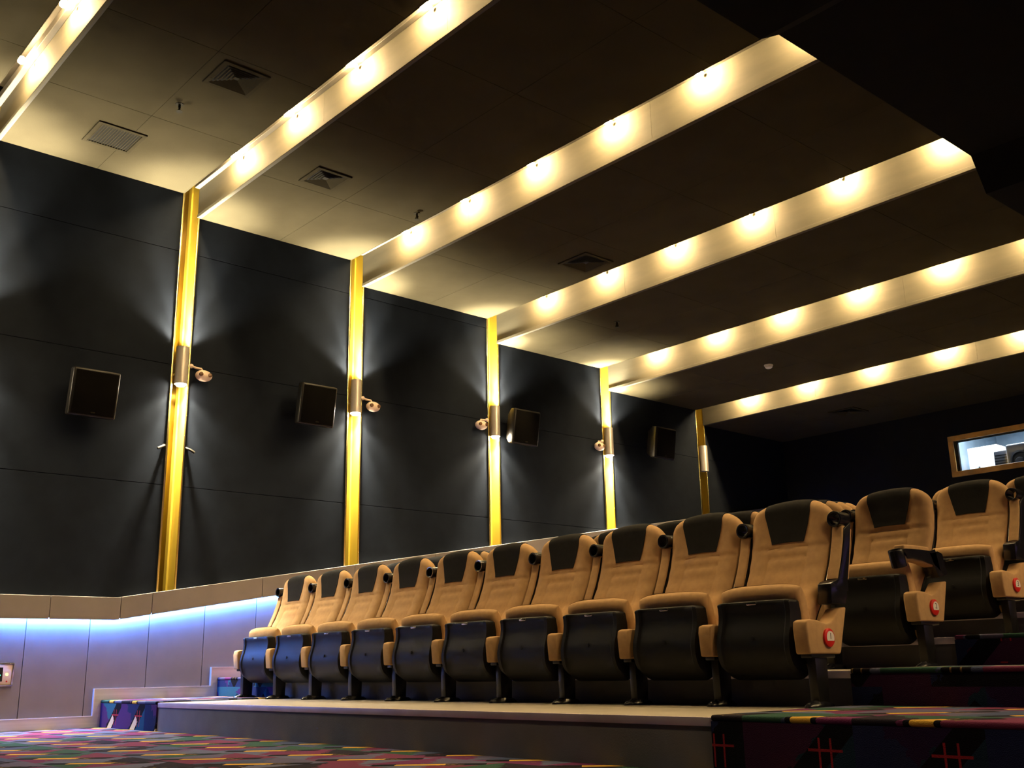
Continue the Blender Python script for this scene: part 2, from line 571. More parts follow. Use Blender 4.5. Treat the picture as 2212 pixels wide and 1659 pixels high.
# black central bulkhead
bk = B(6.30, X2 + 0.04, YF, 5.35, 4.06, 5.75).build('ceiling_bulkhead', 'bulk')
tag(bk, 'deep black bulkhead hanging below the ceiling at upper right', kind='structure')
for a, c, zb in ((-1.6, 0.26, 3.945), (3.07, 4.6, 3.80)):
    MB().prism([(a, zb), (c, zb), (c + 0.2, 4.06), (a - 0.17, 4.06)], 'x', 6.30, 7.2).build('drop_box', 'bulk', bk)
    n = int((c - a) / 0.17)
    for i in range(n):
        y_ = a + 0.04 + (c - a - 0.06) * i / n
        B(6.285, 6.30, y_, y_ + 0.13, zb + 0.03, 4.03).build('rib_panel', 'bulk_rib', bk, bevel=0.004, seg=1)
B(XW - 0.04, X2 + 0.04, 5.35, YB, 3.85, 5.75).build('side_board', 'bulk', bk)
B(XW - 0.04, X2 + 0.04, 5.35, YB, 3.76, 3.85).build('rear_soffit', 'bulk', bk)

# ------------------------------------------------------------------ other walls
wb = MB()
OX0, OX1, OZ0, OZ1 = 2.74, 4.55, 2.905, 3.325
wb.box(-0.5, OX0, YB, YB + 0.14, -0.2, 5.9).box(OX1, XR, YB, YB + 0.14, -0.2, 5.9)
wb.box(OX0, OX1, YB, YB + 0.14, -0.2, OZ0).box(OX0, OX1, YB, YB + 0.14, OZ1, 5.9)
tag(wb.build('wall_back', 'back_black'), 'black back wall with the projection window', kind='structure')
wr = B(XR, XR + 0.3, YF, YB, -0.2, 5.9).build('wall_right', 'wall_dark')
tag(wr, 'dark side wall opposite, outside the frame', kind='structure')
MB().prism([(-5.0, 0.9), (-0.88, 0.9), (YB, 2.61), (YB, 2.79), (-0.88, 1.08), (-5.0, 1.08)], 'x', XR - 0.06, XR).build('rail_panel', 'rail', wr)
MB().prism([(-5.0, 0.0), (YB, 0.0), (YB, 2.61), (-0.88, 0.9), (-5.0, 0.9)], 'x', XR - 0.01, XR).build('wainscot_panel', 'wainscot', wr)
tag(B(-0.5, XR + 0.3, YF - 0.3, YF, -0.2, 5.9).build('wall_front', 'wall_dark'), 'dark front wall behind the camera', kind='structure')

# ------------------------------------------------------------------ blue strip lights under the rails
def strip(x0, x1, label, ya=-3.5, yb=YB - 0.1, led='led'):
    o = thing('strip_light', label, 'strip light', (0, 0, 0), 'strip lights under the rails')
    q = [(ya, rail_bot(ya)), (-0.88, rail_bot(-0.88)), (yb, rail_bot(yb))]
    top = [(p[0], p[1] - 0.004) for p in q]
    MB().prism(top + [(p[0], p[1] - 0.010) for p in q[::-1]], 'x', x0, x1).build('led_tape', led, o)
    MB().prism([(p[0], p[1]) for p in q] + [(p[0], p[1] - 0.004) for p in q[::-1]], 'x', x0 - 0.003, x1 + 0.003).build('carrier', 'steel', o)
    return o
strip(0.030, 0.042, 'blue glowing strip light under the pale rail on the side wall')
strip(XR - 0.042, XR - 0.030, 'added blue strip light under the rail of the unseen opposite wall', -5.0, led='led_dim')  # added out of view for its light on the seat sides

# ------------------------------------------------------------------ ceiling bulbs
prof = [(0.012, -0.040), (0.019, -0.024), (0.032, -0.008), (0.035, 0.008), (0.027, 0.026), (0.005, 0.036)]
bulb_me = MB().lathe([(r_, -h) for r_, h in prof], 10, axis='y').mesh('glass', 'bulb', smooth=True)
hold_me = MB().lathe([(0.019, 0.036), (0.019, 0.062), (0.014, 0.064)], 14, axis='y').mesh('lamp_holder', 'white', smooth=True)
rown = ['over the camera', 'in the upper left corner', 'second lit band from the left', 'third lit band from the left', 'fourth lit band from the left', 'fifth lit band from the left', 'lowest lit band near the back wall']
for k in range(1, len(RYS)):
    for i in range(11):
        if i > 5:  # far-half bulbs out of view, added for warm light from the right
            o = thing('light_bulb', '%s added bulb of the unseen far half, outside the frame, %s' % (ORD[i - 6], rown[k]), 'light bulb', (X2 + 0.5 + 1.0 * (i - 6), RYS[k] - 0.112, seg_y[k][2] + 0.066), 'bulbs along the ceiling bands')
            link('glass', bulb_me, o)
            link('lamp_holder', hold_me, o)
            continue
        x = 0.95 + 1.0 * i - 0.02 * max(0, k - 2) * (1 if i else 1.2) - 0.012 * i * max(0, k - 2)
        if k >= 4 and i >= 0:
            x = 0.95 - 0.035 * (k - 3) + (1.0 - 0.014 * (k - 3)) * i
        if x > XW - 0.2:
            continue
        o = thing('light_bulb', '%s glowing bulb from the side wall, %s' % (ORD[i], rown[k]), 'light bulb', (x, RYS[k] - 0.112, seg_y[k][2] + 0.066), 'bulbs along the ceiling bands')
        link('glass', bulb_me, o)
        link('lamp_holder', hold_me, o)

# ------------------------------------------------------------------ wall sconces
sbeam_d = bpy.data.lights.new('sconce_beam', 'SPOT')
sbeam_d.energy = SCONCE_W
sbeam_d.color = (1.0, 0.86, 0.60)
sbeam_d.spot_size = R(130)
sbeam_d.spot_blend = 0.6
sbeam_d.shadow_soft_size = 0.03
dbeam_d = sbeam_d.copy()
dbeam_d.energy = SCONCE_W * 0.55
nbeam_d = bpy.data.lights.new('sconce_narrow_beam', 'SPOT')
nbeam_d.energy = SCONCE_N
nbeam_d.color = (1.0, 0.88, 0.64)
nbeam_d.spot_size = R(66)
nbeam_d.spot_blend = 1.0
nbeam_d.shadow_soft_size = 0.03
body_me = MB().lathe([(0.060, -0.185), (0.060, 0.185), (0.0555, 0.185), (0.0555, 0.02), (0.0555, -0.185)], 28, closed=True).mesh('body', 'sconce', smooth=True)
part_me = MB().lathe([(0.0555, -0.03), (0.0555, 0.03)], 20).mesh('divider', 'sconce')
up_me = MB().lathe([(0.010, 0.08), (0.026, 0.11), (0.036, 0.134), (0.034, 0.152), (0.022, 0.164), (0.006, 0.168)], 16).mesh('upper_lamp', 'sconce_lamp', smooth=True)
dn_me = MB().lathe([(0.010, -0.10), (0.036, -0.13), (0.048, -0.160), (0.048, -0.185), (0.036, -0.203), (0.008, -0.210)], 16).mesh('lower_lamp', 'sconce_lamp', smooth=True)
arm_me = B(-0.235, -0.058, -0.015, 0.015, -0.05, 0.05).mesh('bracket', 'sconce', bevel=0.003)
dead = bpy.data.materials.new('sconce_lamp_off')
for n, r_ in enumerate(RY):
    lit = n < 5
    lab = 'steel tube sconce glowing up and down on the %s gold channel from the left' % ORD[n] if lit else 'unlit steel tube sconce on the gold channel nearest the back wall'
    o = thing('wall_sconce', lab, 'wall lamp', (0.03, r_ - 0.088, 3.28), 'tube sconces on the gold channels')
    link('body', body_me, o)
    link('divider', part_me, o)
    link('bracket', arm_me, o)
    if lit:
        for q, rx in ((0.172, math.pi), (-0.222, 0.0)):
            for bd_ in ((sbeam_d if q > 0 else dbeam_d), nbeam_d):
                bo = link('beam', bd_, o)
                bo.location = (0, 0, q)
                bo.rotation_euler = (rx, 0, 0)
        link('upper_lamp', up_me, o)
        link('lower_lamp', dn_me, o)
    else:
        for nm, me in (('upper_lamp', up_me), ('lower_lamp', dn_me)):
            c = link(nm, me.copy(), o)
            c.data.materials[0] = MT['white']
            if nm == 'lower_lamp':
                c.location.z = 0.03

# ------------------------------------------------------------------ wall loudspeakers
def speaker(y, z, label, rz):
    o = thing('wall_speaker', label, 'loudspeaker', (0.20, y, z), 'black surround speakers on the side wall', rz)
    pitch = R(9)
    rot = Matrix.Rotation(pitch, 4, 'Y')
    body = MB().add([(0.10, -0.205, -0.215), (0.10, 0.205, -0.215), (0.10, 0.205, 0.205), (0.10, -0.205, 0.205),
                     (-0.12, -0.13, -0.15), (-0.12, 0.13, -0.15), (-0.12, 0.13, 0.15), (-0.12, -0.13, 0.15),
                     (0.02, -0.205, -0.215), (0.02, 0.205, -0.215), (0.02, 0.205, 0.205), (0.02, -0.205, 0.205)],
                    [(0, 1, 2, 3), (7, 6, 5, 4), (0, 8, 9, 1), (1, 9, 10, 2), (2, 10, 11, 3), (3, 11, 8, 0), (8, 4, 5, 9), (9, 5, 6, 10), (10, 6, 7, 11), (11, 7, 4, 8)])
    c = body.build('cabinet', 'speaker', o, bevel=0.016, seg=3)
    g = B(0.098, 0.112, -0.185, 0.185, -0.195, 0.185).build('grille', 'grille', o, bevel=0.005)
    l = B(0.112, 0.115, -0.02, 0.02, -0.185, -0.170).build('badge', 'brass_dark', o, bevel=0.001)
    for q in (c, g, l):
        q.matrix_local = rot
    MB().box(-0.20, -0.185, -0.06, 0.06, -0.09, 0.09).tube([(-0.19, 0, 0), (-0.10, 0, 0)], 0.02, 10).build('wall_bracket', 'black_metal', o)
    return o
speaker(-1.31, 2.83, 'black wall speaker, leftmost, between the first two gold channels', 0.0)
speaker(0.93, 3.06, 'black wall speaker just left of the third gold channel', 0.0)
speaker(3.79, 3.215, 'black wall speaker just right of the fourth gold channel, side lit gold', R(0))
speaker(6.32, 3.34, 'black wall speaker nearest the back wall, shadow to its left', 0.0)

# ------------------------------------------------------------------ small twin-eye fixtures beside the channels
def eye(y, z, side, label, ya):
    o = thing('twin_eye_fixture', label, 'wall fixture', (0.07, y, z), 'cream twin-eye fixtures')
    vs = MB()
    n, mrow = 16, 10
    for j in range(mrow + 1):
        th = math.pi * j / mrow
        for i in range(n):
            ph = 2 * math.pi * i / n
            sx = math.copysign(abs(math.cos(ph)) ** 0.8, math.cos(ph))
            vs.v.append((0.048 * math.sin(th) * math.sin(ph), 0.085 * math.sin(th) * sx, 0.056 * math.cos(th)))
    for j in range(mrow):
        for i in range(n):
            vs.f.append((j * n + i, j * n + (i + 1) % n, (j + 1) * n + (i + 1) % n, (j + 1) * n + i))
    vs.build('housing', 'cream', o, smooth=True)
    for s in (-1, 1):
        e = MB().lathe([(0.020, 0), (0.020, 0.016), (0.012, 0.018)], 14, (0.034, 0.045 * s, 0.004), 'x').build('lens', 'lens_dark', o, smooth=True)
    d = ya - y
    MB().tube([(-0.02, 0, 0.045), (-0.03, d * 0.15, 0.075), (-0.045, d * 0.6, 0.080), (-0.06, d, 0.095)], 0.011, 8).build('bent_arm', 'cream', o, smooth=True)
    MB().lathe([(0.022, -0.07), (0.022, -0.055), (0.012, -0.05)], 12, (0, d, 0.095), 'x').build('wall_plate', 'cream', o, smooth=True)
eye(-0.215, 3.205, 1, 'small cream twin-eye fixture right of the second gold channel', -0.32)
eye(1.745, 3.19, 1, 'small cream twin-eye fixture right of the third gold channel', 1.65)
eye(3.27, 3.195, -1, 'small cream twin-eye fixture left of the fourth gold channel', 3.41)
eye(5.265, 3.185, -1, 'small cream twin-eye fixture left of the fifth gold channel', 5.385)
# two little brackets low on the second channel
for y_, nm in ((-0.56, 'left'), (-0.29, 'right')):
    o = thing('wall_bracket', 'tiny dull brass bracket on the %s edge of the second gold channel' % nm, 'bracket', (0.0, y_, 2.47), 'tiny brackets on the second channel')
    s = -1 if nm == 'left' else 1
    MB().tube([(0.005, -0.03 * s, 0.02), (0.03, 0.0, 0.005), (0.035, 0.045 * s, -0.02)], 0.012, 8).build('prong', 'brass_dark', o, smooth=True)
    MB().lathe([(0.02, 0.0), (0.02, 0.008)], 12, (0, -0.03 * s, 0.02), 'x').build('plate', 'brass_dark', o)

# ------------------------------------------------------------------ ceiling vents
def diffuser(x, y, z, s, label, louvre):
    o = thing('ceiling_vent', label, 'air vent', (x, y, z), 'square air vents in the ceiling')
    h = s / 2
    fr = MB()
    for a, c in ((h, h - 0.035),):
        fr.box(-a, a, -a, -c, -0.014, 0).box(-a, a, c, a, -0.014, 0).box(-a, -c, -c, c, -0.014, 0).box(c, a, -c, c, -0.014, 0)
    fr.build('frame', 'vent', o, bevel=0.002, seg=1, smooth=False)
    c = h - 0.035
    B(-c, c, -c, c, -0.002, 0.0).build('throat', 'vent_dark', o)
    if louvre == 'square':
        k = 0
        while c - 0.026 * k > 0.03:
            a = c - 0.026 * k
            i_ = a - 0.017
            v = []
            for q, zz_ in ((a, -0.013), (i_, -0.003)):
                v += [(-q, -q, zz_), (q, -q, zz_), (q, q, zz_), (-q, q, zz_)]
            MB().add(v, [(0, 1, 5, 4), (1, 2, 6, 5), (2, 3, 7, 6), (3, 0, 4, 7)]).build('louvre_ring', 'vent', o)
            k += 1
    else:
        n = 15
        for i in range(n):
            y_ = -c + 2 * c * (i + 0.5) / n
            MB().prism([(y_ - 0.008, -0.012), (y_ - 0.005, -0.013), (y_ + 0.007, -0.003), (y_ + 0.004, -0.002)], 'x', -c, c).build('slat', 'vent', o)
diffuser(2.265, -1.085, ZB[0], 0.40, 'square louvred air vent in the front ceiling strip at upper left', 'square')
diffuser(0.70, -1.475, ZB[0], 0.43, 'square slatted air vent near the side wall at upper left', 'slat')
diffuser(1.565, 0.18, ZB[1], 0.36, 'small dark air vent in the second ceiling strip', 'square')
diffuser(2.08, 3.07, ZB[2], 0.42, 'dark louvred air vent in the third ceiling strip', 'square')
diffuser(1.80, 8.48, ZB[5], 0.40, 'barely lit air vent in the dark ceiling before the back wall', 'square')

# ------------------------------------------------------------------ sprinklers, smoke detector
def sprinkler(x, y, z, label):
    o = thing('sprinkler_head', label, 'sprinkler', (x, y, z), 'ceiling sprinklers')
    MB().lathe([(0.034, -0.004), (0.034, 0.0), (0.02, 0.004)][::-1], 16).build('escutcheon', 'brass_dark', o, smooth=True)
    MB().lathe([(0.011, 0.0), (0.011, -0.035), (0.006, -0.04), (0.006, -0.06)], 10).build('stem', 'brass_dark', o, smooth=True)
    MB().tube([(0.010, 0, -0.03), (0.022, 0, -0.045), (0.006, 0, -0.066)], 0.004, 6).tube([(-0.010, 0, -0.03), (-0.022, 0, -0.045), (-0.006, 0, -0.066)], 0.004, 6).build('yoke', 'brass_dark', o)
    MB().lathe([(0.028, -0.066), (0.030, -0.069), (0.004, -0.070)], 16).build('deflector', 'brass_dark', o)
sprinkler(1.60, -1.27, ZB[0], 'sprinkler head hanging in the first ceiling strip at upper left')
sprinkler(1.47, 1.30, ZB[1], 'sprinkler head hanging just before the third lit band')
sprinkler(1.50, 4.15, ZB[3], 'sprinkler head hanging in the ceiling strip above the fifth gold channel')
o = thing('smoke_detector', 'small round white smoke detector on the dark ceiling before the back band', 'smoke detector', (2.09, 6.24, ZB[4]))
MB().lathe([(0.055, 0.0), (0.055, -0.012), (0.050, -0.018)], 20).build('base', 'white', o, smooth=True)
MB().lathe([(0.046, -0.018), (0.044, -0.034), (0.030, -0.046), (0.005, -0.048)], 20).build('sensor_cap', 'white', o, smooth=True)

# ------------------------------------------------------------------ projection booth
bx0, bx1, by0, by1, bz0, bz1 = 2.2, 5.6, YB + 0.14, YB + 2.6, 2.2, 4.0
for nm, a in (('wall_booth_left', (bx0 - 0.1, bx0, by0, by1, bz0, bz1)), ('wall_booth_right', (bx1, bx1 + 0.1, by0, by1, bz0, bz1)), ('wall_booth_back', (bx0, bx1, by1, by1 + 0.1, bz0, bz1)),
              ('floor_booth', (bx0, bx1, by0, by1, bz0 - 0.1, bz0)), ('ceiling_booth', (bx0, bx1, by0, by1, bz1, bz1 + 0.1))):
    tag(B(*a).build(nm, 'booth_wall'), 'pale surface inside the projection booth behind the window', kind='structure')
win = B(OX0, OX1, YB + 0.05, YB + 0.056, OZ0, OZ1).build('window_1', 'glass')
tag(win, 'projection booth window with a gold frame in the back wall', kind='structure')
fr = 0.075
for nm, a in (('frame_bar', (OX0 - fr, OX1 + fr, YB - 0.02, YB + 0.10, OZ0 - fr, OZ0)), ('frame_bar', (OX0 - fr, OX1 + fr, YB - 0.02, YB + 0.10, OZ1, OZ1 + fr)),
              ('frame_bar', (OX0 - fr, OX0, YB - 0.02, YB + 0.10, OZ0, OZ1)), ('frame_bar', (OX1, OX1 + fr, YB - 0.02, YB + 0.10, OZ0, OZ1))):
    B(*a).build(nm, 'wood_gold', win, bevel=0.004, seg=1)
o = thing('ceiling_panel_light', 'white panel light on the booth ceiling', 'ceiling light', (3.1, YB + 0.75, bz1))
B(-0.6, 0.6, -0.3, 0.3, -0.05, 0).build('housing', 'white', o)
ld = bpy.data.lights.new('booth_lamp', 'AREA')
ld.shape = 'RECTANGLE'
ld.size, ld.size_y = 1.1, 0.5
ld.energy = BOOTH_W
ld.color = (0.78, 0.92, 1.0)
lo = link('booth_lamp', ld, o)
lo.location = (0, 0, -0.06)
o = thing('cabinet', 'white equipment cabinet seen through the booth window', 'cabinet', (2.64, YB + 1.0, 2.2))
B(-0.19, 0.24, 0.0, 0.45, 0.0, 1.19).build('body', 'booth_white', o, bevel=0.006)
B(-0.18, 0.23, -0.014, 0.0, 0.50, 1.17).build('door', 'booth_white', o, bevel=0.004)
B(-0.06, -0.02, -0.03, -0.014, 0.82, 0.90).build('handle', 'chrome', o, bevel=0.003)
o = thing('film_projector', 'grey film projector with a dark round lens in the booth window', 'projector', (3.25, YB + 0.45, 2.2))
B(0.0, 0.75, -0.05, 0.45, 0.45, 1.04).build('body', 'machine', o, bevel=0.03, seg=3)
B(-0.21, 0.0, 0.05, 0.40, 0.45, 0.99).build('lamp_house', 'machine', o, bevel=0.01)
for i in range(12):
    B(-0.195, -0.015, 0.038, 0.05, 0.50 + i * 0.038, 0.515 + i * 0.038).build('fin', 'machine_dark', o)
MB().lathe([(0.135, -0.05), (0.135, -0.085), (0.11, -0.095), (0.095, -0.07)], 32, (0.20, 0, 0.80), 'y').build('lens_ring', 'machine_dark', o, smooth=True)
MB().lathe([(0.055, -0.07), (0.055, -0.12), (0.045, -0.125)], 24, (0.20, 0, 0.78), 'y').build('lens', 'machine', o, smooth=True)
B(0.0, 0.6, 0.0, 0.35, 0.0, 0.45).build('pedestal', 'machine_dark', o, bevel=0.01)

# ------------------------------------------------------------------ wall sign at the far left
o = thing('exit_sign', 'recessed metal sign box with green lit symbol low on the wainscot', 'sign', (0.004, -1.84, 0.445))
B(0.0, 0.014, -0.16, 0.16, -0.085, 0.085).build('plate', 'cream', o, bevel=0.003)
fr_ = MB()
fr_.box(0.0, 0.022, -0.172, 0.172, 0.080, 0.092).box(0.0, 0.022, -0.172, 0.172, -0.092, -0.080).box(0.0, 0.022, -0.172, -0.160, -0.080, 0.080).box(0.0, 0.022, 0.160, 0.172, -0.080, 0.080)
fr_.build('frame', 'chrome', o, bevel=0.002)
B(0.014, 0.017, -0.13, 0.090, -0.055, 0.055).build('screen', 'vent_dark', o)
MB().box(0.017, 0.019, -0.09, 0.06, -0.025, 0.012).prism([(0.045, -0.04), (0.075, -0.006), (0.045, 0.028)], 'x', 0.017, 0.019).build('arrow', 'green', o)
MB().lathe([(0.011, 0.014), (0.011, 0.019)], 14, (0, 0.122, 0.0), 'x').build('indicator_lamp', 'yellow_led', o)
MB().lathe([(0.006, 0.014), (0.006, 0.018)], 12, (0, 0.125, -0.055), 'x').build('button', 'red', o)

# ------------------------------------------------------------------ cinema seats
def lerp_tab(tab, z):
    if z <= tab[0][0]:
        return tab[0][1]
    for (a, va), (c, vc) in zip(tab[:-1], tab[1:]):
        if z <= c:
            s = (z - a) / (c - a)
            s = s * s * (3 - 2 * s) * 0.35 + s * 0.65
            return va + (vc - va) * s
    return tab[-1][1]
FRONT = [(0.30, 0.035), (0.38, 0.05), (0.44, 0.085), (0.52, 0.145), (0.60, 0.200), (0.68, 0.245), (0.76, 0.278), (0.84, 0.298), (0.92, 0.308), (1.02, 0.316)]
WID = [(0.30, 0.215), (0.45, 0.225), (0.60, 0.235), (0.75, 0.243), (0.88, 0.243), (0.96, 0.238), (1.02, 0.222)]
def gauss(d, s):
    return math.exp(-(d / s) ** 2)
def back_pt(u, s, off=0.0):
    """u in [-1,1] across, s in [0,1] up the front, [1,2] over the top, [2,3] down the back"""
    T = 0.105
    edge = max(0.0, 1 - abs(u) ** 5) ** 0.5
    ztop = 0.985 - 0.028 * u * u - 0.03 * abs(u) ** 6
    zb = 0.33
    th = T * (0.35 + 0.65 * edge)
    rt = th * 0.5
    if s <= 1:
        z = zb + (ztop - zb) * s
        yf = lerp_tab(FRONT, z)
        x = u * lerp_tab(WID, z)
        y = yf + (T - th) * 0.5 - 0.004 * 0
        y += 0.007 * gauss(z - 0.785, 0.010) * (1 if abs(u) < 0.97 else 0)
        if 0.42 < z < 0.745 and abs(u) < 0.93:
            y += 0.005 * gauss(abs(x) - 0.115, 0.008)
        if abs(x) < 0.118:
            y += 0.006 * gauss(z - 0.735, 0.010)
        y -= 0.012 * gauss(abs(u) - 0.78, 0.18) * (1 if z > 0.45 else 0)
        n = Vector((0, -1, 0.25)).normalized()
        return Vector((x, y, z)) + n * off
    yf = lerp_tab(FRONT, ztop) + (T - th) * 0.5 - 0.012 * gauss(abs(u) - 0.78, 0.18)
    x = u * lerp_tab(WID, ztop)
    if s <= 2:
        a = math.pi * (s - 1)
        d = Vector((0, -math.cos(a), math.sin(a)))
        c = Vector((x, yf + rt, ztop))
        return c + d * (rt + off) * 1.0
    q = s - 2
    z = ztop - (ztop - zb) * q
    yb_ = lerp_tab(FRONT, z) + (T - th) * 0.5 + th
    return Vector((u * lerp_tab(WID, z), yb_ + off, z))
def surf(us, ss, off=0.0, uf=None):
    mb = MB()
    nu, ns = len(us), len(ss)
    for s in ss:
        for u in us:
            u2 = uf(u, s) if uf else u
            mb.v.append(tuple(back_pt(u2, s, off)))
    for j in range(ns - 1):
        for i in range(nu - 1):
            mb.f.append((j * nu + i, j * nu + i + 1, (j + 1) * nu + i + 1, (j + 1) * nu + i))
    return mb, nu, ns
US = [-1, -0.985, -0.95, -0.9, -0.83, -0.74, -0.64, -0.56, -0.515, -0.49, -0.465, -0.42, -0.3, -0.15, 0]
US = US + [-u for u in US[-2::-1]]
SS = [i / 50 for i in range(51)] + [1 + i / 8 for i in range(1, 9)] + [2 + i / 8 for i in range(1, 9)]
mb, nu, ns = surf(US, SS)
for side in (0, nu - 1):
    mb.f.append(tuple(j * nu + side for j in range(ns)))
mb.f.append(tuple(range(nu)) + tuple((ns - 1) * nu + i for i in range(nu - 1, -1, -1)))
back_me = mb.mesh('backrest', 'beige', smooth=True)
# dark headrest panel: a slightly proud trapezoid wrapping over the top
def trap(u, s):
    if s <= 1:
        zz_ = 0.33 + 0.655 * s
        k = (zz_ - 0.815) / (0.985 - 0.815)
    else:
        k = 1.0
    return u * (0.40 + 0.19 * k)
s0 = (0.815 - 0.33) / 0.655
HS = [s0 + (1 - s0) * i / 12 for i in range(13)] + [1 + i / 8 for i in range(1, 9)] + [2 + i * 0.03 for i in range(1, 9)]
mb, nu, ns = surf([-1 + i / 8 for i in range(17)], HS, 0.004, trap)
mb2, _, _ = surf([-1 + i / 8 for i in range(17)], HS, -0.004, trap)
o_ = len(mb.v)
mb.v += mb2.v
mb.f += [tuple(i + o_ for i in f[::-1]) for f in mb2.f]
ring = [i for i in range(nu)] + [j * nu + nu - 1 for j in range(1, ns)] + [(ns - 1) * nu + i for i in range(nu - 2, -1, -1)] + [j * nu for j in range(ns - 2, 0, -1)]
for a, c in zip(ring, ring[1:] + ring[:1]):
    mb.f.append((a, c, c + o_, a + o_))
head_me = mb.mesh('headrest_panel', 'headrest', smooth=True)
# rear shell
rs = [2 + i / 10 for i in range(0, 11)]
mb, nu, ns = surf([-1 + i / 6 for i in range(13)], rs, 0.012, lambda u, s: u * 0.985)
o_ = len(mb.v)
mbb, _, _ = surf([-1 + i / 6 for i in range(13)], rs, -0.01, lambda u, s: u * 0.985)
mb.v += mbb.v
mb.f += [tuple(i + o_ for i in f[::-1]) for f in mbb.f]
ring = [i for i in range(nu)] + [j * nu + nu - 1 for j in range(1, ns)] + [(ns - 1) * nu + i for i in range(nu - 2, -1, -1)] + [j * nu for j in range(ns - 2, 0, -1)]
for a, c in zip(ring, ring[1:] + ring[:1]):
    mb.f.append((a, c, c + o_, a + o_))
shellback_me = mb.mesh('rear_shell', 'shell', smooth=True)

# tipped-up cushion: rounded slab standing on edge
def rounded_slab(hw, prof, nx=13, pw=6, crown=0.0):
    """prof: list of (z, y_front, y_back); loft across x with rounded edges"""
    mb = MB()
    xs = [math.sin(math.pi / 2 * (-1 + 2 * i / (nx - 1))) for i in range(nx)]
    n = len(prof)
    zc = sum(p[0] for p in prof) / n
    for u in xs:
        k = max(0.0, 1 - abs(u) ** pw) ** 0.5
        for z, a, c in prof:
            mid = (a + c) / 2
            f_ = 0.30 + 0.70 * k
            mb.v.append((u * hw, mid + (a - mid) * f_, z - (crown * abs(u) ** 4 if z > zc else 0)))
        for z, a, c in prof[::-1]:
            mid = (a + c) / 2
            f_ = 0.30 + 0.70 * k
            mb.v.append((u * hw, mid + (c - mid) * f_, z - (crown * abs(u) ** 4 if z > zc else 0)))
    m_ = 2 * n
    for i in range(nx - 1):
        for j in range(m_):
            j2 = (j + 1) % m_
            mb.f.append((i * m_ + j, i * m_ + j2, (i + 1) * m_ + j2, (i + 1) * m_ + j))
    mb.f.append(tuple(range(m_))[::-1])
    mb.f.append(tuple(range((nx - 1) * m_, nx * m_)))
    return mb
cz = [(0.16, -0.02, 0.02), (0.175, -0.04, 0.045), (0.22, -0.055, 0.07), (0.35, -0.06, 0.075), (0.45, -0.062, 0.065), (0.50, -0.072, 0.05), (0.53, -0.078, 0.038), (0.553, -0.072, 0.022), (0.566, -0.055, 0.002), (0.571, -0.036, -0.018)]
cz = [(z + 0.014 * max(0, (z - 0.40) / 0.171), a + 0.06, c + 0.035) for z, a, c in cz]
cush_me = rounded_slab(0.236, cz, 17, 8, 0.020).mesh('cushion', 'beige', smooth=True)
SHP = [(0.126, -0.030), (0.135, -0.055), (0.155, -0.082), (0.185, -0.108), (0.22, -0.125), (0.26, -0.136), (0.30, -0.138), (0.335, -0.132), (0.37, -0.120), (0.41, -0.110), (0.45, -0.106), (0.49, -0.108), (0.51, -0.112), (0.522, -0.108), (0.528, -0.096)]
SHP = [(z - 0.022 * max(0, (z - 0.40) / 0.128), y_ + 0.06) for z, y_ in SHP]
mb = MB()
xs = [-0.226, -0.2255, -0.222, -0.214, -0.204, -0.196, -0.188, -0.178, -0.12, -0.06, 0]
xs = xs + [-x for x in xs[-2::-1]]
ns = len(SHP)
for x in xs:
    ax_ = abs(x)
    rim = 0.0 if ax_ < 0.185 else 0.009
    drop = 0.0 if ax_ < 0.20 else (ax_ - 0.20) ** 2 * 30
    corner = max(0, ax_ - 0.17) / 0.056
    for z, y_ in SHP:
        back_ = 0.0
        if ax_ > 0.215:
            back_ = 0.045 * ((ax_ - 0.215) / 0.011) ** 1.5
        cut = 0.018 * corner ** 2 * (1 if z > 0.48 else 0) * ((z - 0.48) / 0.05 if z > 0.48 else 0)
        lift = 0.030 * corner ** 2 * max(0, (0.22 - z) / 0.1)
        mb.v.append((x, min(0.038, y_ - (rim if z > 0.16 else 0) + back_), z - cut + lift))
    # back edge loop
    for z, y_ in SHP[::-1]:
        corner_z = 0.018 * corner ** 2 * ((z - 0.48) / 0.05 if z > 0.48 else 0)
        lift = 0.030 * corner ** 2 * max(0, (0.22 - z) / 0.1)
        mb.v.append((x, 0.040 - (0.045 if z > 0.5 else 0.0), z - corner_z + lift))
m_ = 2 * ns
for i in range(len(xs) - 1):
    for j in range(m_):
        j2 = (j + 1) % m_
        mb.f.append((i * m_ + j, i * m_ + j2, (i + 1) * m_ + j2, (i + 1) * m_ + j))
mb.f.append(tuple(range(m_))[::-1])
mb.f.append(tuple(range((len(xs) - 1) * m_, len(xs) * m_)))
shell_me = mb.mesh('cushion_shell', 'shell', smooth=True)
plate_me = MB().prism([(-0.030 + 0.008 * math.cos(a) * (1 if math.cos(a) > 0 else 1) + (0.045 if math.cos(a) > 0 else 0), 0.007 * math.sin(a)) for a in [2 * math.pi * i / 16 for i in range(16)]], 'y', 0.0, 0.006).mesh('number_plate', 'chrome', bevel=0.0015)
screw_me = MB().lathe([(0.012, 0.0), (0.011, -0.004), (0.004, -0.005)], 12, (0, 0, 0), 'y').mesh('screw_cap', 'shell', smooth=True)
hinge_me = MB().tube([(-0.240, 0.095, 0.235), (0.240, 0.095, 0.235)], 0.016, 10).box(-0.24, -0.228, 0.02, 0.11, 0.20, 0.26).box(0.228, 0.24, 0.02, 0.11, 0.20, 0.26).mesh('hinge_bar', 'black_metal')

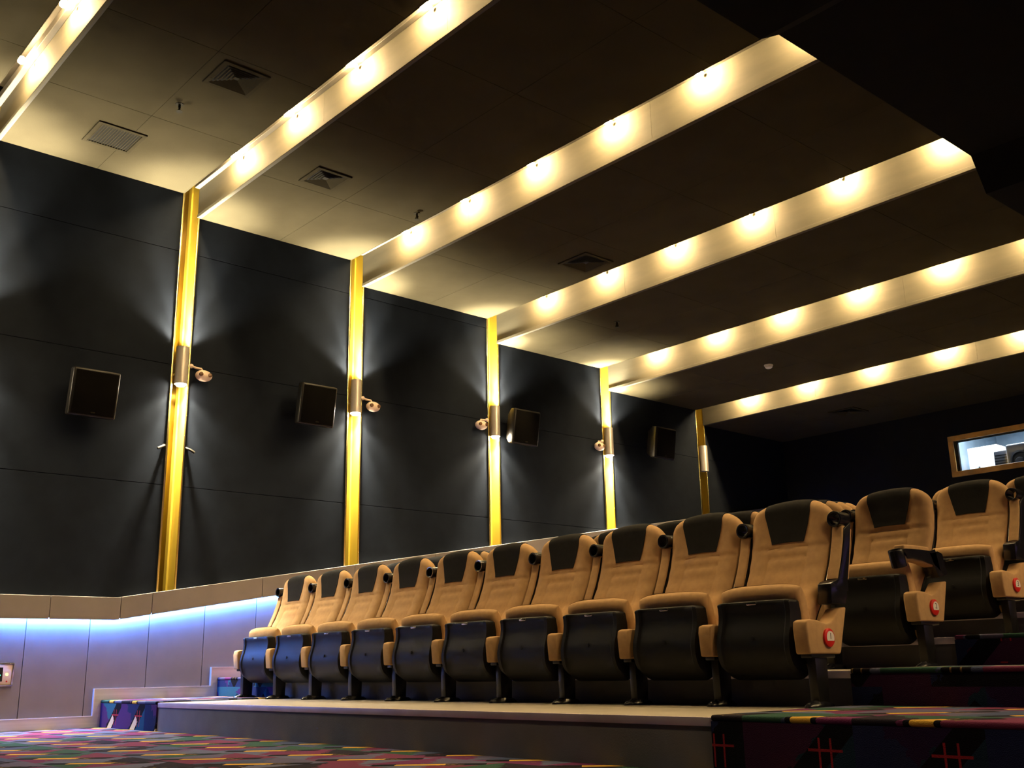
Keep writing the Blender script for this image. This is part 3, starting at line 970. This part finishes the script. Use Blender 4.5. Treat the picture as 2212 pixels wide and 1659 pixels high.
# standard (leg, foot, upholstered side panel) at x = 0
leg_me = MB().prism([(-0.018, 0.02), (0.070, 0.02), (0.078, 0.26), (-0.025, 0.26)], 'x', -0.024, 0.024).box(-0.03, 0.03, -0.06, 0.14, 0.225, 0.25).mesh('leg', 'black_metal', bevel=0.005)
fp = [(0.040 * math.cos(a), 0.015 + 0.110 * math.sin(a)) for a in [2 * math.pi * i / 24 for i in range(24)]]
mb = MB()
for s, z in ((1.0, 0.0), (1.0, 0.010), (0.86, 0.020), (0.55, 0.030), (0.5, 0.034)):
    mb.v += [(x * s, 0.015 + (y_ - 0.015) * s, z) for x, y_ in fp]
for j in range(4):
    for i in range(24):
        mb.f.append((j * 24 + i, j * 24 + (i + 1) % 24, (j + 1) * 24 + (i + 1) % 24, (j + 1) * 24 + i))
mb.f += [tuple(range(24))[::-1], tuple(range(96, 120))]
foot_me = mb.mesh('base_plate', 'black_gloss', smooth=True)
bolt_me = MB().lathe([(0.011, 0.0), (0.011, 0.008), (0.007, 0.012)], 8).mesh('bolt', 'black_gloss')
SP = [(-0.083, 0.243), (0.178, 0.243), (0.262, 0.466), (0.196, 0.456), (0.150, 0.415), (0.118, 0.392), (0.085, 0.384), (0.045, 0.390), (0.0, 0.400), (-0.060, 0.402), (-0.088, 0.394), (-0.094, 0.36)]
panel_me = MB().prism(SP, 'x', -0.040, 0.040).mesh('side_panel', 'beige', bevel=0.009, seg=3)
disc_me = MB().lathe([(0.043, 0.0), (0.043, 0.010), (0.036, 0.014), (0.004, 0.014)], 28, (0, 0, 0), 'x').mesh('row_disc', 'red', smooth=True)
ang = [R(-28 + 236 * i / 20) for i in range(21)]
face_me = MB().prism([(0.031 * math.cos(a), 0.031 * math.sin(a)) for a in ang], 'x', 0.0135, 0.0155).mesh('disc_face', 'white')
def digit(ch):
    cu = bpy.data.curves.new('numeral', 'FONT')
    cu.body = ch
    cu.size = 0.042
    cu.align_x = 'CENTER'
    cu.align_y = 'CENTER'
    cu.extrude = 0.0006
    ob = bpy.data.objects.new('numeral', cu)
    COL.objects.link(ob)
    dg = bpy.context.evaluated_depsgraph_get()
    me = bpy.data.meshes.new_from_object(ob.evaluated_get(dg))
    bpy.data.objects.remove(ob)
    me.transform(Matrix(((0, 0, 1, 0.0160), (1, 0, 0, 0), (0, 1, 0, 0.006), (0, 0, 0, 1))))
    me.materials.clear()
    me.materials.append(MT['ink'])
    return me
digits = [digit(str(i + 1)) for i in range(4)]

# folding armrest in its raised position, pivot at PV
PV = Vector((0, 0.205, 0.545))
mb = MB()
AP = [(0.545, 0.165, 0.285), (0.60, 0.215, 0.288), (0.70, 0.262, 0.318), (0.80, 0.298, 0.345), (0.86, 0.312, 0.360)]   # z, y front of pad, y back
mb.prism([(0.140, 0.478), (0.262, 0.478), (0.285, 0.52), (0.292, 0.585), (0.300, 0.62), (0.172, 0.588), (0.150, 0.575)], 'x', -0.038, 0.038)
out = [(y0 + 0.010, z) for z, y0, y1 in AP] + [(0.375, 0.885), (0.385, 0.93)] + [(y1 + 0.018, z) for z, y0, y1 in AP[::-1]]
mb.prism(out, 'x', 0.022, 0.038)
mb.prism(out, 'x', -0.038, -0.022)
arm_body = mb.mesh('armrest', 'black_gloss', bevel=0.006)
pad = [(y0, z) for z, y0, y1 in AP[1:]] + [(0.318, 0.872), (0.345, 0.872)] + [(y1 + 0.040, z) for z, y0, y1 in AP[:0:-1]]
pad_me = MB().prism(pad, 'x', -0.031, 0.031).mesh('arm_pad', 'beige', bevel=0.008, seg=3)
ringp = [(0.0378, -0.045), (0.0404, -0.043), (0.0404, 0.045), (0.037, 0.05), (0.028, 0.05), (0.031, 0.045), (0.031, -0.043), (0.0344, -0.045)]
cup_me = MB().lathe(ringp, 26, (0, 0.335, 0.905), 'y', closed=True).mesh('cup_holder', 'black_gloss', smooth=True)
cupc_me = MB().lathe([(0.0396, -0.0465), (0.0404, -0.045), (0.0400, -0.042), (0.0335, -0.0455)], 26, (0, 0.335, 0.905), 'y', closed=True).mesh('cup_rim', 'chrome', smooth=True)

def drop_copy(me, ang_):
    c = me.copy()
    mtx = Matrix.Translation(PV) @ Matrix.Rotation(ang_, 4, 'X') @ Matrix.Translation(-PV)
    c.transform(mtx)
    return c
LOW = R(106)
arm_low = [drop_copy(q, LOW) for q in (arm_body, pad_me, cup_me)]

CHROMED = {5: 1, 6: 1}
rows = ['front row', 'second row', 'third row', 'fourth row']
def standard(root, x, row, end, n):
    def pt(nm, me, par=root, loc=(x, 0, 0)):
        o = link(nm, me, par)
        o.location = loc
        return o
    lg = pt('leg', leg_me)
    ft = pt('base_plate', foot_me)
    for yy_ in (-0.070, 0.098):
        bl = link('bolt', bolt_me, ft)
        bl.location = (0, yy_, 0.012)
    sp = pt('side_panel', panel_me)
    if end == 'right':
        d = link('row_disc', disc_me, sp)
        d.location = (0.040, 0.075, 0.318)
        tag(d, 'red row disc with a white face')
        f_ = link('disc_face', face_me, sp)
        f_.location = d.location
        g = link('numeral', digits[row], sp)
        g.location = d.location
    low = row == 1 and end == 'right'
    b_, p_, c_ = arm_low if low else (arm_body, pad_me, cup_me)
    ar = pt('armrest', b_)
    link('arm_pad', p_, ar)
    link('cup_holder', c_, ar)
    if row == 0 and n in CHROMED:
        link('cup_rim', cupc_me, ar)

for row in range(4):
    for n in range(10):
        cx = XS - SW * (n + 0.5)
        extra = ''
        if n == 0:
            extra = [', red disc numbered 1', ', armrest lowered', ', red disc numbered 3', ', cut off'][row]
        elif n == 9:
            extra = ''
        lab = 'beige tip-up seat, %s from the right in the %s%s' % (ORD[n], rows[row], extra)
        o = thing('cinema_seat', lab, 'seat', (cx, DR * row, TZ[row]), 'tip-up cinema seats')
        bk_ = link('backrest', back_me, o)
        link('headrest_panel', head_me, bk_)
        link('rear_shell', shellback_me, bk_)
        cu_ = link('cushion', cush_me, o)
        link('cushion_shell', shell_me, cu_)
        npl = link('number_plate', plate_me, cu_)
        npl.location = (0.0, -0.0575, 0.4915)
        link('screw_cap', screw_me, cu_).location = (0, -0.076, 0.325)
        link('hinge_bar', hinge_me, o)
        standard(o, SW / 2, row, 'right' if n == 0 else 'mid', n)
        if n == 9:
            standard(o, -SW / 2, row, 'left', n + 1)
